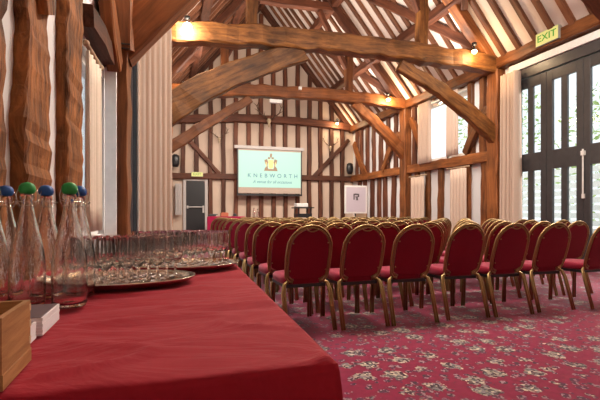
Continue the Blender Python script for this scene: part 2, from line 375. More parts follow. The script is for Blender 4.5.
# glazed barn doors
door = struct(empty('door_1', (7.12, 4.1, 0)), 'tall dark glazed barn doors with narrow panes', 'door')
fr = MB(); fr.box(-.1, .06, 3.2, 3.32, 0, 3.98); fr.box(-.1, .06, 0, .1, 0, 3.98); fr.box(-.1, .06, .1, 3.2, 3.78, 3.98)
fr.build('door_frame', M['door_paint'], door, bevel=.008)
hw = MB(); hw.box(-.14, -.02, 0, 3.3, 3.98, 4.12); hw.build('track_pelmet', M['white_paint'], door, bevel=.006)
L0 = .12; LW = .772
for i in range(4):
    a = L0+i*LW; c = a+LW-.008; m_ = MB(); st = .13; mu = .13; mid = (a+c)/2
    m_.box(-.06, .0, a, a+st, .02, 3.77); m_.box(-.06, 0, c-st, c, .02, 3.77); m_.box(-.055, -.005, mid-mu/2, mid+mu/2, .3, 3.6)
    m_.box(-.06, 0, a+st, c-st, .02, .45); m_.box(-.06, 0, a+st, c-st, 1.87, 2.23); m_.box(-.06, 0, a+st, c-st, 3.57, 3.77)
    lf = m_.build('door_leaf', M['door_paint'], door, bevel=.006)
    for z0, z1 in ((.45, 1.87), (2.23, 3.57)):
        for u0, u1 in ((a+st, mid-mu/2), (mid+mu/2, c-st)):
            g = MB(); g.box(-.034, -.028, u0, u1, z0, z1); g.build('pane', M['pane'], lf)
bl = MB(); bl.tube([(-.09, 1.64, 1.3), (-.09, 1.64, 2.15)], .014, 8); bl.box(-.10, -.06, 1.62, 1.66, 1.28, 1.36); bl.box(-.11, -.06, 1.61, 1.67, 2.04, 2.12)
bl.build('bolt_rod', M['white_paint'], door)

# left wall
b = MB(); R = .05
def lw(d, off=0): return XF(d)-R+off
ya, yb_ = Y0, 15.6
def lpiece(d0, d1, z0, z1=None):
    vs = []
    for d in (d0, d1):
        for xx in (lw(d)-.15, lw(d)):
            for zz in (z0, z1 if z1 is not None else PLZ+SL*max(0, (xx-XL))): vs.append((xx, d, zz))
    b.add(vs, [(0,1,3,2),(4,6,7,5),(0,4,5,1),(2,3,7,6),(1,5,7,3),(0,2,6,4)])
lpiece(ya, 3.2, 0); lpiece(3.2, 4.0, 0, .85); lpiece(3.2, 4.0, 2.16); lpiece(4.0, 4.8, 0); lpiece(4.8, 6.9, 3.9); lpiece(6.9, yb_, 0)
wl = struct(b.build('wall_left', M['plaster_white']), 'white plastered side wall behind rough old timber studs', 'wall')
def stud_l(d0, d1, z0=0, z1=4.1, prot=0., name='stud', lean=0, mat='oak_rough', widths=None, jit=.02, seg=26, taper=(1, 1), rug=0):
    dm = (d0+d1)/2; th = .09+prot
    xx = XF(dm)+prot-th/2
    return beam(name, (xx, dm, z0), (xx, dm+lean, z1), th, d1-d0, M[mat], wl, up=(0, 1, 0), jit=jit, seg=seg, taper=taper, rug=rug)
stud_l(1.30, 1.84, rug=.022, jit=.006, seg=90)
stud_l(2.01, 2.34, rug=.03, jit=.006, seg=90, taper=(1.22, .60))
stud_l(2.60, 3.04, rug=.022, jit=.006, seg=90)
stud_l(.5, .95, rug=.022, jit=.006, seg=90)
beam('curved_brace', (XF(2.2)-.02, 2.26, 1.95), (XF(1.9)-.01, 1.92, 2.75), .09, .2, M['oak_rough'], wl, up=(0, 1, 0), bend=.03)
beam('rail', (XF(3.1)+.0, 3.1, 2.32), (XF(4.0)+.0, 4.0, 2.34), .10, .16, M['oak_dark'], wl)
beam('wall_plate', (XF(1)+.1, 1, 4.2), (XF(15.4)+.1, 15.4, 4.25), .25, .24, M['oak_dark'], wl)
for d in (8.3, 8.9, 9.5, 10.2, 10.9, 12.1, 12.8, 13.5, 14.2, 14.9):
    stud_l(d, d+.2, mat='oak_dark', jit=.01, seg=10)
def lglaze(name, d0, d1, z0, z1, n, lab, cat, fw=.05):
    r = struct(empty(name, (lw(d0)-.08, d0, 0), -math.atan(.0457)), lab, cat); Ln = (d1-d0)*math.hypot(1, .0457); f = MB()
    f.box(-.04, .04, 0, fw, z0, z1); f.box(-.04, .04, Ln-fw, Ln, z0, z1); f.box(-.04, .04, fw, Ln-fw, z0, z0+fw); f.box(-.04, .04, fw, Ln-fw, z1-fw, z1)
    for i in range(1, n): f.box(-.035, .035, Ln*i/n-.025, Ln*i/n+.025, z0+fw, z1-fw)
    f.build('frame', M['white_paint' if cat == 'window' else 'door_paint'], r)
    for i in range(n):
        g = MB(); g.box(-.003, .003, Ln*i/n+.05, Ln*(i+1)/n-.05, z0+fw, z1-fw); g.build('pane', M['pane'], r)
lglaze('window_2', 3.2, 4.0, .85, 2.16, 1, 'small bright window behind the pleated ivory curtain on the left', 'window')
b = MB(); b.box(-.487, -.395, 3.97, 4.0, .0, 2.3); struct(b.build('trim_1', M['white_paint'], bevel=.003), 'narrow white painted board beside the strapped post', 'board')
lglaze('door_3', 4.8, 6.9, .0, 3.9, 4, 'glazed doors in the left wall behind the tall cream curtain', 'door')
# socket box on the left wall
b = MB(); b.box(XF(4.75)-.05, XF(4.75)+.03, 4.72, 4.86, 1.84, 1.95); tag(b.build('socket_box', M['board'], bevel=.008), 'small beige box fixed to the left wall beside the tall cream curtain', 'box')

# door_2 : exit door in the back wall
d2 = struct(empty('door_2', (0, 15.5, 0)), 'dark exit door in a pale frame', 'door')
f = MB(); f.box(.60, .70, -.04, .04, 0, 2.24); f.box(1.34, 1.44, -.04, .04, 0, 2.24); f.box(.70, 1.34, -.04, .04, 2.14, 2.24); f.build('door_frame', M['grey_paint'], d2, bevel=.006)
f = MB(); f.box(.70, 1.34, -.02, .03, .02, 2.14); lf = f.build('door_leaf', M['black'], d2)
f = MB(); f.tube([(.74, -.07, 1.22), (1.30, -.07, 1.22)], .022, 8); f.box(.72, .78, -.08, 0, 1.17, 1.27); f.box(1.26, 1.32, -.08, 0, 1.02, 1.27); f.build('push_bar', M['grey_paint'], lf)

# outside
b = MB(); b.box(-40, 40, -25, 40, -.30, -.12); struct(b.build('ground', M['ground']))
fe = empty('slatted_fence', (10.4, 6, 0)); tag(fe, 'white horizontally slatted fence outside the glazed barn doors', 'fence')
b = MB()
for i in range(11): b.box(0, .03, -7, 9, .08+i*.20, .22+i*.20)
b.build('slat_panel', M['slat'], fe)
for i in range(9):
    b = MB(); b.box(.03, .12, -7+i*1.99, -6.9+i*1.99, -.12, 2.3); b.build('post', M['slat'], fe)
def hedge(x, y0, y1, z0, z1, n, label, dep=1.2):
    h = empty('tree', (x, (y0+y1)/2, 0)); tag(h, label, 'tree', 'trees beyond the fence')
    b = MB(); rn = random.Random(int(x*100+y0))
    for i in range(n):
        u = rn.uniform(-1, 1); v = rn.uniform(-1, 1); q = rn.uniform(-1, 1)
        if u*u+v*v+q*q*.5 > 1.15: continue
        p = Vector((q*dep, u*(y1-y0)/2, (z0+z1)/2+v*(z1-z0)/2)); s = rn.uniform(.07, .16)
        a = Vector((rn.uniform(-1, 1), rn.uniform(-1, 1), rn.uniform(-1, 1))).normalized(); c = a.orthogonal().normalized()
        p.y = max(-(y1-y0)/2, min((y1-y0)/2, p.y)); b.add([p-a*s, p+c*s*.5, p+a*s, p-c*s*.5], [(0, 1, 2, 3)])
    b.build('foliage', M['leaf'], h)
    b = MB(); b.tube([(0, 0, -.12), (.05, .02, z0+.3), (0, .1, (z0+z1)/2)], [.16, .13, .08], 8); b.build('trunk', M['oak_dark'], h, smooth=True)
hedge(14, 5.9, 9.0, .8, 6.5, 2600, 'leafy green tree beyond the fence, seen through the leftmost barn door panes')
hedge(14.5, 9.2, 12.4, .7, 5.5, 2200, 'leafy green tree beyond the fence, seen between the post and the cream door curtain')
hedge(13.8, 2.4, 5.7, .8, 6.5, 2400, 'leafy green tree beyond the fence, seen through the rightmost barn door panes')
hedge(14, 13.2, 18, 1.0, 7, 3000, 'leafy green tree outside the clerestory window')

# ------------------------------------------------------------------ roof trusses
BR = {(False, -1): ((-.30, 2.50), (2.50, 4.06), .52, .17), (False, 1): ((6.98, 2.66), (4.55, 4.02), .34, .12),
      (True, -1): ((-.02, 2.58), (2.2, 4.10), .30, .03), (True, 1): ((6.95, 2.78), (5.25, 4.22), .36, .05)}
def truss(y, label, mt, mb, zt=(4.10, 4.26), cam_=.12, th=.36, xl=-.25, posts=True):
    t = empty('roof_truss', (3.35, y, 0)); tag(t, label, 'roof truss', 'oak roof trusses'); t['kind'] = 'structure'
    beam('tie_beam', (xl, y, zt[0]), (7.05, y, zt[1]), .30, th, M[mt], t, bend=cam_, jit=.018, seg=34)
    for s, xp in ((-1, XF(y)+.14), (1, 6.98)):
        if posts: beam('wall_post', (xp, y, 0), (xp, y, 4.15), .28, .32, M[mb], t, up=(0, 1, 0), jit=.012)
        xi = 3.35+s*1.05 if s > 0 else 2.15
        p0, p1, tk, bd = BR[(y > 9, s)]
        beam('arch_brace', (p0[0], y, p0[1]), (p1[0], y, p1[1]), .22, tk, M[mt], t, up=(-s, 0, 1), bend=bd, jit=.014, seg=16, taper=(1, .7))
        q = 3.3+s*1.79
        beam('queen_post', (q, y, zt[0]+.25), (q, y, 6.0), .2, .20, M[mt], t, up=(0, 1, 0))
        beam('principal_rafter', (RX+s*3.6, y, 4.2), (RX+s*.05, y, RZ-.42), .2, .26, M['oak_dark' if y > 9 else mb], t, up=(0, 1, 0))
        beam('queen_brace', (q-s*.06, y, 5.2), (q-s*.9, y, 6.75), .12, .16, M['oak_dark'], t, up=(0, 1, 0))
        for dd in (1, -1):
            beam('wind_brace', (RX+s*3.0-s*.1, y+dd*.1, 4.85), (5.75 if s > 0 else .95, y+dd*1.7, 5.5), .10, .2, M['oak_dark'], t, up=(s, 0, 1)) if False else None
    beam('collar', (1.3, y, 6.85), (5.4, y, 6.9), .2, .24, M['oak_dark'], t)
    return t
truss(7.76, 'nearest oak roof truss with thick golden tie beam and curved braces, lit by the brightest spot lamp', 'oak', 'oak_red')
truss(11.5, 'middle oak roof truss with slim curved braces, in front of the projection screen', 'oak_red', 'oak_red', zt=(4.08, 4.30), cam_=.17, th=.32)
# wind braces along the slopes (bay between first and second truss)
for s in (1, -1):
    def sp(x, y): 
        xx = x if s > 0 else 2*RX-x
        return (xx, y, RZ-abs(xx-RX)*SL-.16)
    beam('wind_brace', sp(6.5, 7.9), sp(5.0, 10.0), .14, .2, M['oak_dark'], ceil, up=(0, 0, 1))
    beam('wind_brace', sp(6.5, 11.7), sp(5.0, 13.6), .14, .2, M['oak_dark'], ceil, up=(0, 0, 1))
    beam('wind_brace', sp(4.9, 10.0), sp(6.6, 7.9), .14, .2, M['oak_dark'], ceil, up=(0, 0, 1)) if False else None
    beam('wind_brace', sp(6.0, 7.6), sp(4.6, 5.4), .14, .2, M['oak_dark'], ceil, up=(0, 0, 1))
# near truss: only its left post and braces are in view, tie beam overhead
t = empty('roof_truss', (3.35, 4.15, 0)); tag(t, 'left post and braces of the truss closest to the camera, with an iron strap', 'roof truss', 'oak roof trusses'); t['kind'] = 'structure'
beam('wall_post', (-.375, 4.3, 0), (-.365, 4.3, 2.50), .105, .4, M['oak_red'], t, up=(0, 1, 0), jit=.008)
beam('jowl_post', (-.40, 4.28, 2.46), (-.42, 4.28, 4.2), .26, .42, M['oak_red'], t, up=(0, 1, 0), jit=.01)
beam('arch_brace', (-.49, 4.22, 2.56), (.95, 4.22, 4.22), .22, .52, M['oak_red'], t, up=(-1, 0, 1), bend=.02, jit=.012)
beam('arch_brace', (6.9, 4.22, 2.45), (5.2, 4.22, 4.05), .2, .32, M['oak_dark'], t, up=(1, 0, 1), bend=.12)
beam('wall_post', (6.98, 4.1, 0), (6.98, 4.1, 4.15), .26, .3, M['oak_red'], t, up=(0, 1, 0))
beam('tie_beam', (-.4, 4.22, 4.2), (7.05, 4.22, 4.26), .28, .34, M['oak'], t, bend=.1)
beam('longitudinal_brace', (-.42, 4.05, 2.32), (-.47, 3.0, 3.5), .10, .30, M['oak_red'], t, up=(0, 1, 1), jit=.01)
b = MB()
for zz in (2.47, 2.51): b.tube([(-.50, 4.06, zz), (-.30, 4.06, zz), (-.30, 4.5, zz)], .008, 6)
b.build('iron_strap', M['black'], t).location = (-3.35, -4.15, 0)

# ------------------------------------------------------------------ curtains
def curtain(name, path, z0, z1, mat, label, pleats, amp, group=None, parent=None, th=.012, rail=None):
    """pleated sheet following a path of (x,y) points"""
    P = [Vector((p[0], p[1], 0)) for p in path]; seg = [(P[i+1]-P[i]).length for i in range(len(P)-1)]; tot = sum(seg)
    def at(s):
        i = 0
        while i < len(seg)-1 and s > seg[i]: s -= seg[i]; i += 1
        d = (P[i+1]-P[i]).normalized(); return P[i]+d*s, Vector((-d.y, d.x, 0))
    n = pleats*8; rows = 7; b = MB(); vs = []; rn = random.Random(len(label))
    ph = [rn.uniform(.6, 1.3) for _ in range(pleats+1)]
    for r in range(rows+1):
        t = r/rows; z = z0+(z1-z0)*t
        for i in range(n+1):
            p, nn = at(tot*i/n); a = amp*ph[i//8]*(1-.35*t)
            q = p+nn*a*(2*abs(math.sin(PI*i/8))**.7-1); vs.append((q.x, q.y, z))
    fs = [(r*(n+1)+i, r*(n+1)+i+1, (r+1)*(n+1)+i+1, (r+1)*(n+1)+i) for r in range(rows) for i in range(n)]
    b.add(vs, fs); root = empty(name, (P[0].x, P[0].y, z0)); tag(root, label, 'curtain', group)
    b.v = [(v[0]-P[0].x, v[1]-P[0].y, v[2]-z0) for v in b.v]
    o = b.build('drape', M[mat], root, smooth=True); md = o.modifiers.new('thick', 'SOLIDIFY'); md.thickness = th; md.offset = 0
    if rail:
        r_ = MB(); a, c = rail; r_.tube([Vector(a)-Vector((P[0].x, P[0].y, z0)), Vector(c)-Vector((P[0].x, P[0].y, z0))], .016, 8)
        for e_ in (a, c): r_.sphere(Vector(e_)-Vector((P[0].x, P[0].y, z0)), .022, 6)
        r_.build('curtain_rail', M['board'], root, smooth=True)
    return root
curtain('curtain', [(-.37, 6.52), (.07, 6.80)], .02, 3.96, 'curtain', 'tall cream curtain gathered beside the left wall beyond the glasses', 6, .06, rail=((-.25, 5.1, 4.0), (-.03, 7.3, 4.0)))
curtain('curtain', [(6.88, 7.05), (6.88, 7.5)], .02, 3.94, 'curtain', 'tall cream curtain gathered at the left side of the glazed barn doors', 5, .11)
curtain('curtain', [(XF(3.1)+.0, 3.12), (XF(3.5)+.0, 3.50)], .9, 2.10, 'curtain_near', 'pleated ivory curtain hanging between the rough studs and the strapped post', 4, .022, rail=((XF(3.1)+.0, 3.08, 2.13), (XF(3.6)+.0, 3.58, 2.13)))
curtain('curtain', [(6.88, 10.1), (6.88, 10.68)], 2.40, 4.08, 'curtain', 'cream curtain at the far side of the clerestory window', 6, .035, 'clerestory window curtains')
curtain('curtain', [(6.88, 8.95), (6.88, 9.38)], 2.46, 4.08, 'curtain', 'cream curtain at the near side of the clerestory window', 6, .035, 'clerestory window curtains')
curtain('curtain', [(6.85, 10.36), (6.85, 11.02)], .1, 2.04, 'curtain', 'cream curtain below the rail, close to the middle truss post', 4, .03, 'curtains below the rail', rail=((6.85, 10.25, 2.07), (6.85, 11.1, 2.07)))
curtain('curtain', [(6.85, 8.6), (6.85, 9.2)], .1, 2.10, 'curtain', 'wider cream curtain below the rail, close to the nearest truss post', 5, .03, 'curtains below the rail', rail=((6.85, 8.5, 2.13), (6.85, 9.3, 2.13)))

# ------------------------------------------------------------------ spot lamps
def lamp(x, y, z, label, mat='lamp_bulb', e=28, r=.05, colr=(1, .72, .42)):
    L = empty('spot_lamp', (x, y, z)); tag(L, label, 'lamp', 'spot lamps on the beams')
    b = MB(); b.lathe([(.0, .16), (.05, .16), (.05, .11), (.02, .10), (.02, .06), (.045, .05), (.06, .0), (.055, -.005)], 14); b.build('lamp_body', M['black'], L, smooth=True)
    b = MB(); b.sphere((0, 0, -.01), r, 8); b.build('bulb', M[mat], L, smooth=True)
    ld = bpy.data.lights.new('lamp_light', 'POINT'); ld.energy = e; ld.color = colr; ld.shadow_soft_size = .12
    lo = bpy.data.objects.new('lamp_light', ld); col.objects.link(lo); lo.parent = L; lo.location = (0, -.12, -.1)
lamp(.36, 7.5, 4.18, 'dazzling white spot lamp at the left end of the nearest tie beam', 'lamp_white', 30, .07, (1, .80, .55))
lamp(6.18, 7.5, 4.42, 'warm spot lamp at the right end of the nearest tie beam', r=.055)
lamp(.61, 11.25, 4.26, 'small warm spot lamp seen above the curved brace at the left of the middle truss', r=.04)
lamp(6.24, 11.25, 4.36, 'glowing amber spot lamp at the right end of the middle tie beam', e=60, r=.06)
lamp(6.26, 15.2, 4.44, 'farthest warm spot lamp, on the end wall beam near the right corner', r=.05, e=30)
lamp(.5, 3.95, 4.25, 'added warm spot lamp out of view overhead at the left of the closest tie beam', e=50)  # added lamp above the view, brightens the near bay
lamp(5.9, 3.95, 4.4, 'added warm spot lamp out of view overhead at the right of the closest tie beam', e=50)  # second added lamp, also overhead and unseen

def fill_flood(x, y, z, aim, e, label, size=.3, colr=(1, .90, .79), spread=175):  # unseen fill lamp, added only to brighten the room
    L = empty('fill_floodlight', (x, y, z)); tag(L, label, 'fill_floodlight', 'fill lamps added out of sight on the tie beams')
    q = Vector(aim).to_track_quat('-Z', 'Y'); L.rotation_mode = 'QUATERNION'; L.rotation_quaternion = q
    b = MB(); b.box(-size/2-.02, size/2+.02, -.09, .09, .012, .07); b.build('housing', M['black'], L, bevel=.008)
    ld = bpy.data.lights.new('fill_floodlight_light', 'AREA'); ld.shape = 'RECTANGLE'; ld.size = size; ld.size_y = .14; ld.energy = e; ld.color = colr; ld.spread = math.radians(spread)
    lo = bpy.data.objects.new('fill_floodlight_light', ld); col.objects.link(lo); lo.parent = L
for yy, nm in ((4.22, 'closest'), (7.76, 'nearest framed'), (11.5, 'middle')):  # added fill for roof, walls and chairs, hidden by the beams
    for xx, sd in ((1.75, 'left'), (4.85, 'right')):
        fill_flood(xx, yy+.48, 4.50, (0, .15, 1), FU*(1 if yy < 5 else .8), 'long fill uplighter added out of sight on top of the %s tie beam, %s side' % (nm, sd), size=2.6)
        fill_flood(xx, yy+.27, 4.40, (0, .75, -1), FD*(1.15 if yy > 11 else 1), 'long floodlight added out of sight on the far face of the %s tie beam, %s side' % (nm, sd), size=2.6)
fill_flood(1.6, 3.9, 4.05, (-.35, -.55, -1), FF, 'floodlight added out of sight on the near face of the closest tie beam, aimed at the long table', size=1.6)  # added fill for the tabletop, above the view
fill_flood(4.9, 3.9, 4.05, (.1, -.35, -1), FF*.7, 'floodlight added out of sight on the near face of the closest tie beam, aimed at the carpet', size=1.6)  # added fill for the carpet, above the view

# ------------------------------------------------------------------ emergency light, speakers, exit signs
b = MB(); b.box(-.17, .17, -.05, .05, -.04, .06); o = b.build('emergency_light', M['white_paint'], bevel=.01); o.location = (2.85, 11.28, 4.02); tag(o, 'cream emergency light box under the middle tie beam', 'light fitting')
b = MB(); b.box(-.045, .045, -.03, .03, -.045, .045); o = b.build('sensor', M['white_paint'], bevel=.006); o.location = (3.55, 11.3, 4.45); tag(o, 'tiny white sensor on the middle tie beam', 'sensor')
for x, y, z, lb in ((.34, 15.27, 2.80, 'black loudspeaker on the end wall beside the tall curtain'), (6.78, 15.2, 2.72, 'black loudspeaker in the far right corner')):
    s = empty('loudspeaker', (x, y, z)); tag(s, lb, 'loudspeaker', 'wall loudspeakers')
    b = MB(); b.lathe([(.0, -.22), (.09, -.21), (.13, -.1), (.14, .05), (.12, .17), (.05, .22), (0, .22)], 16, sy=.7); b.build('cabinet', M['black'], s, smooth=True)
    b = MB(); b.box(-.03, .03, .05, .15, -.03, .03); b.build('bracket', M['black'], s)
def text(body, size, mat, parent, loc, rot, name='lettering', shear=0, ext=.002, sx=1, spacing=1):
    c = bpy.data.curves.new(name, 'FONT'); c.body = body; c.size = size; c.align_x = 'CENTER'; c.align_y = 'CENTER'; c.extrude = ext; c.shear = shear; c.space_character = spacing
    o = bpy.data.objects.new(name, c); col.objects.link(o); c.materials.append(M[mat]); 
    me = bpy.data.meshes.new_from_object(o); bpy.data.objects.remove(o); me.materials.clear(); me.materials.append(M[mat])
    o = bpy.data.objects.new(name, me); col.objects.link(o); o.parent = parent; o.location = loc; o.rotation_euler = rot; o.scale = (sx, 1, 1); return o
def exit_sign(loc, rz, w_, h_, dd, label):
    s = empty('exit_sign', loc, rz); tag(s, label, 'exit sign', 'illuminated exit signs')
    b = MB(); b.box(-w_/2, w_/2, 0, dd, -h_/2, h_/2); b.build('housing', M['grey_plastic'], s, bevel=.006)
    b = MB(); b.box(-w_/2+.008, w_/2-.008, -.006, .0, -h_/2+.008, h_/2-.008); b.build('panel', M['exit_yellow'], s)
    text('EXIT', h_*.72, 'exit_green', s, (0, -.010, 0), (PI/2, 0, 0), ext=.003, sx=1.15)
exit_sign((1.07, 15.36, 2.36), 0, .40, .16, .05, 'lit yellow exit sign above the dark door in the end wall')
exit_sign((6.80, 6.28, 4.32), -PI/2, .50, .25, .14, 'yellow and green exit sign box on the wall plate above the barn doors')

# antlers
def antlers(x, y, z, s, label, hi='antler_dark'):
    a = empty('mounted_antlers', (x, y, z)); tag(a, label, 'antlers', 'mounted antlers'); a.scale = (s, s, s)
    b = MB(); b.lathe([(.0, -.16), (.03, -.15), (.035, -.05), (.07, .02), (.06, .08), (0, .10)], 12, sy=.8); b.build('skull', M['antler'], a, smooth=True)
    for q in (-1, 1):
        b = MB(); b.tube([(q*.04, 0, .07), (q*.16, -.04, .14), (q*.30, -.05, .26), (q*.36, -.03, .42), (q*.30, -.02, .56)], [.02, .02, .018, .014, .006], 6)
        b.tube([(q*.16, -.04, .14), (q*.15, -.14, .26)], [.014, .004], 6); b.tube([(q*.30, -.05, .26), (q*.44, -.08, .34)], [.014, .004], 6); b.tube([(q*.36, -.03, .42), (q*.46, -.02, .52)], [.012, .004], 6)
        b.tube([(q*.08, -.02, .10), (q*.10, -.16, .12)], [.014, .004], 6)
        b.build('antler', M[hi], a, smooth=True)
antlers(3.60, 15.22, 4.32, 1.25, 'large dark antlers mounted on the end wall beam above the screen')
antlers(1.83, 15.38, 3.62, .8, 'small antlers on a stud to the left of the screen')
antlers(6.05, 15.38, 3.50, .8, 'small antlers on a stud to the right of the screen')

# ------------------------------------------------------------------ projection screen
S = empty('projection_screen', (3.65, 15.15, 0)); tag(S, 'lit projection screen with crest and lettering on the end wall', 'projection screen')
b = MB(); b.box(-1.32, 1.26, -.05, .05, 3.30, 3.41); b.build('case', M['grey_paint'], S, bevel=.01)
for xx in (-1.0, .95):
    b = MB(); b.box(xx-.02, xx+.02, .05, .36, 3.32, 3.38); b.build('bracket', M['black'], S)
b = MB(); b.box(-1.22, 1.18, -.004, .004, 1.72, 3.30); b.build('screen_fabric', M['screen_blank'], S)
b = MB(); b.box(-1.22, -1.18, -.01, .01, 1.68, 3.30); b.box(1.14, 1.18, -.01, .01, 1.68, 3.30); b.box(-1.22, 1.18, -.02, .02, 1.63, 1.70); b.build('border', M['black'], S)
b = MB(); b.box(-1.17, 1.13, -.010, -.005, 1.93, 3.24); b.build('projected_image', M['screen'], S)
fx = lambda px: (px-268.5)*.0372
text('K N E B W O R T H', .20, 'ink_blue', S, (.08, -.014, 2.35), (PI/2, 0, 0), name='heading', ext=.001, sx=1.0, spacing=1.10)
text('A venue for all occasions', .15, 'ink_blue', S, (.06, -.014, 2.13), (PI/2, 0, 0), name='tagline', shear=.35, ext=.001, sx=.95)
cr = MB(); yy = -.014
def flat(mb, pts, y=-.014): mb.prism(pts, 'y', y, y+.003)
cx, cz = 0.0, 2.80
flat(cr, [(cx-.26, cz-.27), (cx+.26, cz-.27), (cx+.22, cz-.20), (cx-.22, cz-.20)])
for q in (-1, 1):
    flat(cr, [(cx+q*.10, cz-.20), (cx+q*.24, cz-.20), (cx+q*.17, cz-.10), (cx+q*.22, cz+.02), (cx+q*.24, cz+.12), (cx+q*.14, cz+.16), (cx+q*.10, cz+.04), (cx+q*.13, cz-.06)])
    flat(cr, [(cx+q*.02, cz+.16), (cx+q*.12, cz+.16), (cx+q*.09, cz+.24), (cx+q*.03, cz+.21)])
flat(cr, [(cx-.03, cz+.21), (cx+.03, cz+.21), (cx+.05, cz+.33), (cx, cz+.38), (cx-.04, cz+.31)])
cr.build('crest', M['ink_brown'], S)
cr = MB(); flat(cr, [(cx-.09, cz-.14), (cx, cz-.20), (cx+.09, cz-.14), (cx+.10, cz+.13), (cx-.10, cz+.13)], -.018)
for q in (-1, 1): flat(cr, [(cx+q*.15, cz-.14), (cx+q*.19, cz-.06), (cx+q*.19, cz+.06), (cx+q*.15, cz+.02)], -.018)
cr.build('crest_shield', M['ink_gold'], S)

# ------------------------------------------------------------------ far furniture
T = empty('presentation_table', (1.95, 14.3, 0), -.22); tag(T, 'table draped in a crimson cloth beside the exit door at the far end', 'table')
b = MB(); b.box(-.60, .60, -.35, .35, 0.02, .90); o = b.build('draped_cloth', M['far_cloth'], T, bevel=.02)
b = MB(); b.box(-.12, .13, -.09, .09, 0, .11); b.box(-.10, .11, -.07, .07, .11, .13); o = b.build('box', M['orange'], bevel=.008); o.location = (1.85, 14.2, .901); tag(o, 'small terracotta box on the far crimson table', 'box')
b = MB(); b.lathe([(.11, 0), (.11, .01), (.06, .02), (.055, .08), (.0, .10)], 16); o = b.build('bowl', M['black'], smooth=True); o.location = (2.2, 14.2, .903); tag(o, 'dark upturned bowl on the far crimson table', 'bowl')
b = MB(); b.box(-.16, .10, -.08, .08, 0, .05); b.box(-.10, .16, -.06, .08, .05, .08); o = b.build('folded_jacket', M['black'], bevel=.015); o.location = (1.5, 14.35, .903); tag(o, 'small dark bundle at the door end of the far crimson table', 'bundle')
T = empty('side_table', (2.95, 13.6, 0)); tag(T, 'small dark side table carrying two bottles below the screen', 'table')
b = MB(); b.box(-.3, .3, -.22, .22, .84, .88); b.build('tabletop', M['oak_dark'], T, bevel=.005)
for sx in (-1, 1):
    for sy in (-1, 1):
        b = MB(); b.box(sx*.27-.02, sx*.27+.02, sy*.19-.02, sy*.19+.02, 0, .84); b.build('leg', M['oak_dark'], T)
for i, (xx, hh) in enumerate(((2.72, .30), (2.84, .26))):
    b = MB(); b.lathe([(0, 0), (.04, 0), (.042, .02), (.042, hh*.6), (.015, hh*.8), (.015, hh), (0, hh)], 14); o = b.build('water_bottle', M['goblet'], smooth=True); o.location = (xx, 13.6, .881)
    tag(o, ['taller clear water bottle on the small side table', 'shorter clear water bottle on the small side table'][i], 'bottle', 'bottles on the side table')
# grey radiator panel
b = MB(); b.box(.33, .55, 15.28, 15.40, .95, 2.02)
for i in range(4): b.box(.345+i*.052, .375+i*.052, 15.265, 15.28, 1.0, 1.98)
o = b.build('radiator', M['grey_paint'], bevel=.006); tag(o, 'tall grey panel radiator beside the exit door', 'radiator')
b = MB()
# projector trolley
T = empty('projector_trolley', (3.5, 10.9, 0)); tag(T, 'black projector trolley standing behind the last chairs below the screen', 'trolley')
b = MB(); b.box(-.25, .25, -.22, .22, 1.14, 1.17); b.build('top_shelf', M['black'], T)
b = MB(); b.box(-.19, .19, -.2, .2, .98, 1.0); b.box(-.19, .19, -.2, .2, .90, .98); b.build('lower_shelf', M['black'], T)
for sx in (-.17, .17):
    for sy in (-.17, .17):
        b = MB(); b.box(sx-.015, sx+.015, sy-.015, sy+.015, 0.03, 1.14); b.build('leg', M['black'], T)
P_ = empty('projector', (3.45, 10.9, 1.171)); tag(P_, 'small white projector on top of the black trolley', 'projector')
b = MB(); b.box(-.16, .16, -.13, .13, 0.005, .10); b.build('housing', M['white_paint'], P_, bevel=.015)
b = MB(); b.tube([(.05, .12, .055), (.05, .155, .055)], .03, 12); b.build('lens', M['black'], P_)
# easel sign
E_ = empty('sign_stand', (5.55, 12.0, 0)); tag(E_, 'framed white notice on a black pole stand at the far right', 'sign')
b = MB(); b.tube([(0, .02, .02), (0, .02, 1.1)], .022, 8); b.lathe([(0, 0), (.2, 0), (.2, .015), (.03, .03), (0, .03)], 18, (0, .02, 0)); b.build('pole_stand', M['black'], E_)
b = MB(); b.box(-.37, .37, -.02, .02, 1.0, 1.85); b.build('frame', M['white_paint'], E_, bevel=.005)
b = MB(); b.box(-.32, .32, -.026, -.02, 1.05, 1.80); b.build('poster', M['poster'], E_)
b = MB()
flat(b, [(-.09, 1.42), (-.05, 1.42), (-.05, 1.60), (-.09, 1.60)], -.031); flat(b, [(-.05, 1.56), (.05, 1.56), (.08, 1.60), (-.05, 1.61)], -.031); flat(b, [(.05, 1.5), (.10, 1.5), (.10, 1.6), (.05, 1.58)], -.031); flat(b, [(-.03, 1.49), (.06, 1.49), (.06, 1.52), (-.03, 1.52)], -.031); flat(b, [(.0, 1.40), (.07, 1.40), (.05, 1.49), (.0, 1.49)], -.031)
b.build('emblem', M['poster_ink'], E_)
b = MB(); b.box(-.04, .04, 0, .9, 0, .0) if False else None
b = MB(); b.box(-.22, .22, -.02, .02, 0, 1.9); o = b.build('display_board', M['board']); o.location = (6.25, 13.0, .005); o.rotation_euler = (-.05, 0, .3); tag(o, 'plain beige board leaning behind the framed notice', 'board')

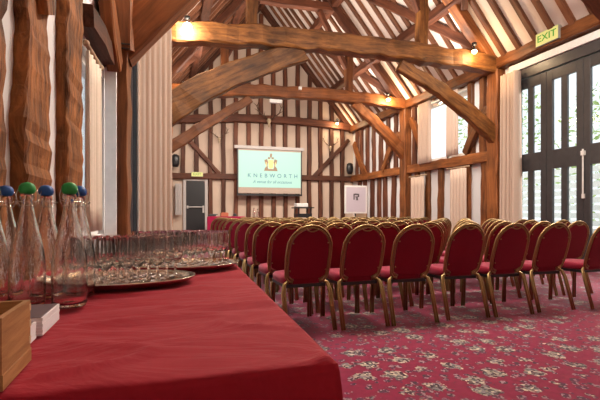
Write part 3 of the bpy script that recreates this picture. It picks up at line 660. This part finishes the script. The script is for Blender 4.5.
# ------------------------------------------------------------------ banquet chairs
def make_chair():
    C_ = empty('banquet_chair')
    # hoop
    def hoop(off):
        W_ = .205-off; pts = []
        def yz(z): return -.205-.15*(z-.42)/.5
        lo = [(.125-off*.3, .425+off), (.16-off, .432+off), (W_-.012, .47+off*.4), (W_-.002, .55), (W_, .66)]
        for x, z in lo: pts.append((x, yz(z), z))
        zc = .715; top = .92-off
        for i in range(1, 12):
            a = PI*i/12; pts.append((W_*math.cos(a), yz(zc+(top-zc)*math.sin(a)), zc+(top-zc)*math.sin(a)))
        for x, z in lo[::-1]: pts.append((-x, yz(z), z))
        return pts
    b = MB(); b.tube(hoop(0), .0108, 7); b.tube(hoop(.019), .0095, 7)
    b.build('back_frame', M['gold'], C_, smooth=True)
    b = MB(); pts = hoop(.030); front = [(x, y+.022, z) for x, y, z in pts]; back = [(x, y-.012, z) for x, y, z in pts]
    n = len(pts); cen_f = (0, -.205-.072+.040, .66); cen_b = (0, -.205-.072-.016, .66)
    mid_f = [tuple(c*.55+p*.45+(0 if k != 1 else 0) for k, (c, p) in enumerate(zip(cen_f, q))) for q in front]
    vs = back+front+[cen_b, cen_f]; fs = []
    for i in range(n):
        j = (i+1) % n
        fs += [(i, n+i, n+j, j), (i, j, 2*n), (n+j, n+i, 2*n+1)]
    b.add(vs, fs); bk = b.build('backrest', M['chair_red'], C_)
    b = MB()
    for sx in (-1, 1):
        for z in (.53, .77): b.sphere((sx*(.165 if z < .7 else .158), -.205-.15*(z-.42)/.5-.016, z), .008, 4)
    b.build('rivets', M['gold'], bk, smooth=True)
    b = MB(); b.tube([(.055*math.cos(a), -.364+.008*math.sin(a), .897-.028*math.sin(a)) for a in [PI*i/8 for i in range(9)]], .006, 6); b.build('handle', M['gold'], bk, smooth=True)
    # seat
    b = MB(); rows = []
    for z, k in ((.405, .96), (.42, 1), (.455, 1), (.475, .94), (.482, .8)):
        ring = []
        for i in range(28):
            a = 2*PI*i/28; ca, sa = math.cos(a), math.sin(a); e = .45
            ring.append((.205*k*math.copysign(abs(ca)**e, ca), .01+.215*k*math.copysign(abs(sa)**e, sa), z))
        rows.append(ring)
    vs = [p for r in rows for p in r]; fs = [(i*28+j, i*28+(j+1) % 28, (i+1)*28+(j+1) % 28, (i+1)*28+j) for i in range(4) for j in range(28)]
    fs += [tuple(range(28))[::-1], tuple(4*28+j for j in range(28))]
    b.add(vs, fs); b.build('seat', M['chair_red'], C_, smooth=True)
    b = MB(); b.box(-.19, .19, -.19, .20, .375, .404); b.build('seat_frame', M['black'], C_)
    for sx in (-1, 1):
        b = MB()
        for o_ in (-.010, .010): b.tube([(sx*.165, -.19, .425+o_*.5), (sx*(.200+o_*.5), -.205, .41), (sx*(.216+o_), -.235, .34), (sx*(.220+o_), -.335, .014)], .0125, 6)
        b.build('leg', M['gold'], C_, smooth=True)
        b = MB()
        for o_ in (-.013, .013): b.tube([(sx*.155, .17, .385), (sx*(.185+o_), .19, .37), (sx*(.190+o_), .20, .014)], .013, 6)
        b.build('leg', M['gold'], C_, smooth=True)
    return C_
proto = make_chair(); index_kids()
ordn = ['nearest row', 'second row', 'third row', 'fourth row', 'fifth row', 'sixth row', 'seventh row', 'eighth row', 'ninth row', 'tenth row', 'last row']
seatn = ['end seat at the table side', 'second seat from the table side', 'third seat from the table side', 'fourth seat from the table side', 'fifth seat from the table side', 'sixth seat from the table side', 'seventh seat from the table side', 'eighth seat from the table side', 'ninth seat from the table side', 'tenth seat from the table side']
rows = [[1.17, 1.67, 2.19, 2.78, 3.29, 3.86, 4.5]]
rn = random.Random(3)
for k in range(1, 10):
    n = 9 if k > 1 else 8
    rows.append([1.17+.53*i+rn.uniform(-.014, .014) for i in range(n)])
first = True
for k, xs in enumerate(rows):
    yb = 3.76+(0 if k == 0 else .64+.685*(k-1))
    for i, x in enumerate(xs):
        if k > 4: x = round(x, 2)
        c = proto if first else copy_tree(proto); first = False
        c.location = (x, yb+rn.uniform(-.03, .03), 0); c.rotation_euler = (0, 0, rn.uniform(-.045, .045) if k != 9 else 0)
        tag(c, 'crimson banquet chair with gold hoop back, %s, %s' % (ordn[k], seatn[i]), 'chair', 'banquet chairs in rows')

# ------------------------------------------------------------------ near table with cloth
TD = .74; TE = 2.62; TZ = .76
xr = lambda d: .306+.037*(d-.74)
T = empty('buffet_table', (-.15, 1.6, 0)); tag(T, 'long buffet table hidden beneath the red cloth', 'table')
b = MB(); b.box(-.36, .40, -.82, .97, .70, .735); b.build('tabletop', M['oak_red'], T)
for sx in (-.32, .34):
    for sy in (-.76, .92):
        b = MB(); b.box(sx-.025, sx+.025, sy-.025, sy+.025, 0, .70); b.build('leg', M['steel'], T)
import mathutils
def cz(x, y):
    w_ = wrinkle(x, y)
    for cx, cy in ((-.16, 1.76), (.08, 2.17)):
        if ((x-cx)/.29)**2+((y-cy)/.21)**2 < 1: w_ = min(w_, .003)
    return min(w_, .003) if x < -.2 and y < 1.66 else w_
def wrinkle(x, y):
    n = mathutils.noise.noise
    w_ = .008*n(Vector((x*3.0+y*2, y*9.0-x*2, .3)))+0.003*n(Vector((x*8, y*22, 2.)))
    r = abs(n(Vector((x*2.2-y*1.0+5, y*5.5, 1.7)))); w_ += .008*max(0, 1-r*9)
    return w_
b = MB(); nx, ny = 90, 150; top = []
for j in range(ny+1):
    d = TD+(TE-TD)*j/ny; x0, x1 = XF(d)+.025, xr(d)
    for i in range(nx+1):
        x = x0+(x1-x0)*i/nx
        edge = min(1, (d-TD)/.02, (x1-x)/.02, (TE-d)/.02)
        top.append((x, d, TZ-.004+cz(x, d)*max(.0, edge)-.006*(1-max(0, edge))**3))
b.add(top, [(j*(nx+1)+i, j*(nx+1)+i+1, (j+1)*(nx+1)+i+1, (j+1)*(nx+1)+i) for j in range(ny) for i in range(nx)])
# skirt round front, right and back
ring = [(i, 0) for i in range(nx+1)]+[(nx, j) for j in range(1, ny+1)]+[(i, ny) for i in range(nx-1, -1, -1)]
base = len(b.v); levels = [0, .015, .05, .12, .25, .45, .73]
sv = []
for li, dz in enumerate(levels):
    for q, (i, j) in enumerate(ring):
        p = top[j*(nx+1)+i]; fold = (.010+.02*dz)*math.sin(q*.17+.6*math.sin(q*.05))*min(1, dz/.2)
        out = .004*min(1, dz/.03)
        ox = (out+fold) if i == nx else 0; oy = -(out+fold) if j == 0 else ((out+fold) if j == ny else 0)
        sv.append((p[0]+ox, p[1]+oy, max(.006, p[2]-dz)))
n = len(ring)
b.add(sv, [(l*n+q, (l+1)*n+q, (l+1)*n+q+1, l*n+q+1) for l in range(len(levels)-1) for q in range(n-1)])
o = b.build('tablecloth', M['cloth'], smooth=True); tag(o, 'deep red cloth draped over the long table in the foreground', 'tablecloth')
wd = o.modifiers.new('weld', 'WELD'); wd.merge_threshold = .0005

# ------------------------------------------------------------------ swing-top bottles
def bottle(x, y, colr, label, rot=0):
    B = empty('swing_top_bottle', (x, y, TZ+.001), rot); tag(B, label, 'bottle', 'swing-top glass water bottles')
    out = [(0, .004), (.030, .0), (.042, .003), (.046, .012), (.046, .10), (.0455, .125), (.043, .15), (.038, .18), (.031, .21), (.024, .24), (.018, .27), (.0150, .29), (.0145, .305), (.018, .309), (.018, .318), (.015, .322), (.0115, .322)]
    inn = [(.0115, .30), (.013, .28), (.0205, .24), (.0275, .21), (.0345, .18), (.0395, .15), (.0425, .12), (.043, .10), (.043, .022), (.038, .012), (0, .012)]
    b = MB(); b.lathe(out+inn, 32); b.build('bottle_body', M['glass'], B, smooth=True)
    b = MB(); prof = [(0, .321), (.013, .321), (.0185, .325), (.0215, .333), (.0205, .343), (.015, .351), (.007, .3545), (0, .355)]
    b.lathe(prof, 20); st = b.build('stopper', M[colr], B, smooth=True)
    b = MB()
    for s in (-1, 1):
        b.tube([(s*.0215, 0, .335), (s*.026, .002, .32), (s*.024, .004, .30), (s*.017, .006, .288), (s*.018, -.006, .283), (s*.026, -.012, .295), (s*.028, -.010, .305)], .0012, 5)
    b.tube([(.0175*math.cos(a), .0175*math.sin(a), .288) for a in [2*PI*i/16 for i in range(16)]], .0013, 5, closed=True)
    b.tube([(-.028, -.010, .305), (-.02, -.024, .300), (0, -.029, .298), (.02, -.024, .300), (.028, -.010, .305)], .0012, 5)
    b.build('wire_bail', M['steel'], B, smooth=True)
bottle(-.260, 1.370, 'green', 'glass swing-top bottle with green stopper, standing nearest the glasses', .5)
bottle(-.262, 1.530, 'blue', 'glass swing-top bottle with blue stopper, rightmost and half hidden behind a green one', .9)
bottle(-.373, 1.396, 'green', 'glass swing-top bottle with green stopper between two blue-topped bottles', .3)
bottle(-.356, 1.527, 'blue', 'glass swing-top bottle with blue stopper between the two green-topped bottles', 1.2)
bottle(-.480, 1.577, 'blue', 'glass swing-top bottle with blue stopper at the left edge of the picture', .2)
bottle(-.472, 1.43, 'green', 'glass swing-top bottle cut off by the left edge of the picture', .7)

# ------------------------------------------------------------------ trays of glasses
def goblet_mesh():
    out = [(0, .003), (.026, .0), (.029, .002), (.026, .005), (.008, .009), (.0045, .014), (.004, .045), (.006, .052), (.016, .062), (.026, .078), (.0315, .10), (.0325, .12), (.030, .15), (.0285, .1645), (.0283, .1652)]
    inn = [(.0280, .1652), (.0278, .1645), (.0293, .15), (.0318, .12), (.0308, .10), (.0252, .08), (.014, .065), (0, .06)]
    b = MB(); b.lathe(out+inn, 20); return b
g0 = None
def tray(cx, cy, a, c, label, gl):
    global g0
    o = MB()
    o.lathe([(0, .002), (.89, .002), (.92, .004), (1.0, .020), (1.0, .024), (.985, .024), (.92, .009), (.89, .006), (0, .006)], 56, sx=a, sy=c)
    t_ = o.build('silver_tray', M['silver'], smooth=True); t_.location = (cx, cy, TZ+.004); t_.rotation_euler = (0, 0, -.05); tag(t_, label, 'tray', 'oval silver trays')
    s = .068; n = 0; r = 0; yy_ = -c
    while yy_ < c:
        xx = -a+(s/2 if r % 2 else 0)
        while xx < a:
            if (xx/(a*.80))**2+(yy_/(c*.77))**2 < 1:
                if g0 is None: g = g0 = goblet_mesh().build('wine_glass', M['goblet'], smooth=True)
                else: g = g0.copy(); col.objects.link(g)
                g.location = (cx+xx+rn.uniform(-.001, .001), cy+yy_+rn.uniform(-.001, .001), TZ+.0145); g.rotation_euler = (0, 0, rn.uniform(0, 6))
                tag(g, gl, 'glass', gl.replace('one of the ', '')); n += 1
            xx += s
        yy_ += s*.866; r += 1
tray(-.16, 1.76, .275, .195, 'oval silver tray of glasses nearest the bottles', 'one of the stemmed glasses crowded on the tray nearest the bottles')
tray(.08, 2.17, .275, .195, 'oval silver tray of glasses farthest from the bottles', 'one of the stemmed glasses crowded on the farther silver tray')

# ------------------------------------------------------------------ wooden box and booklets
Bx = empty('wooden_box', (-.233, .892, TZ+.002)); tag(Bx, 'open pale wooden box with finger-jointed corners at the lower left', 'box')
h = .110; t = .009; WX = .26; WY = .145
def plank(name, x0, x1, y0, y1, z0, z1, mat='box', parent=Bx):
    # built along its longest horizontal side so that the grain follows it
    if (y1-y0) > (x1-x0):
        b = MB(); b.box(0, y1-y0, -(x1-x0)/2, (x1-x0)/2, 0, z1-z0); o = b.build(name, M[mat], parent, bevel=.0008); o.location = ((x0+x1)/2, y0, z0); o.rotation_euler = (0, 0, PI/2)
    else:
        b = MB(); b.box(0, x1-x0, -(y1-y0)/2, (y1-y0)/2, 0, z1-z0); o = b.build(name, M[mat], parent, bevel=.0008); o.location = (x0, (y0+y1)/2, z0)
    return o
plank('side_panel', -t, 0, -WY, 0, 0, h); plank('side_panel', -WX, -WX+t, -WY, 0, 0, h)
plank('side_panel', -WX+t, -t, -t, 0, 0, h); plank('side_panel', -WX+t, -t, -WY, -WY+t, 0, h)
plank('bottom_panel', -WX+t, -t, -WY+t, -t, 0.0, .006)
plank('base_moulding', 0, .0015, -WY, 0, .0, .024, 'box')
for i in range(4):
    plank('finger_joint', -t-.0006, .0008, -t, .0008, .004+i*.029, .016+i*.029, 'box_edge')
def stack(x1, y0, y1, w_, n, th, lab, z0=TZ+.003):
    for i in range(n):
        top = i == n-1
        bk = empty('booklet', (x1-w_/2+rn.uniform(-.0008, .0008), (y0+y1)/2, z0+i*th), rn.uniform(-.004, .004)); tag(bk, ('topmost dark-covered booklet of the stack %s' if top else 'white booklet in the stack %s, under its dark-covered top one') % lab, 'booklet', 'booklets '+lab)
        b = MB(); b.box(-w_/2, w_/2, -(y1-y0)/2, (y1-y0)/2, 0, th-.0006); b.build('pages', M['paper'], bk)
        if top:
            b = MB(); b.box(-w_/2+.003, w_/2-.004, -(y1-y0)/2+.002, (y1-y0)/2-.002, th-.0005, th+.0008); b.build('cover', M['cover'], bk)
stack(-.253, 1.055, 1.21, .11, 6, .0065, 'nearest the bottles')
stack(-.262, .925, 1.040, .11, 6, .006, 'nearest the wooden box')
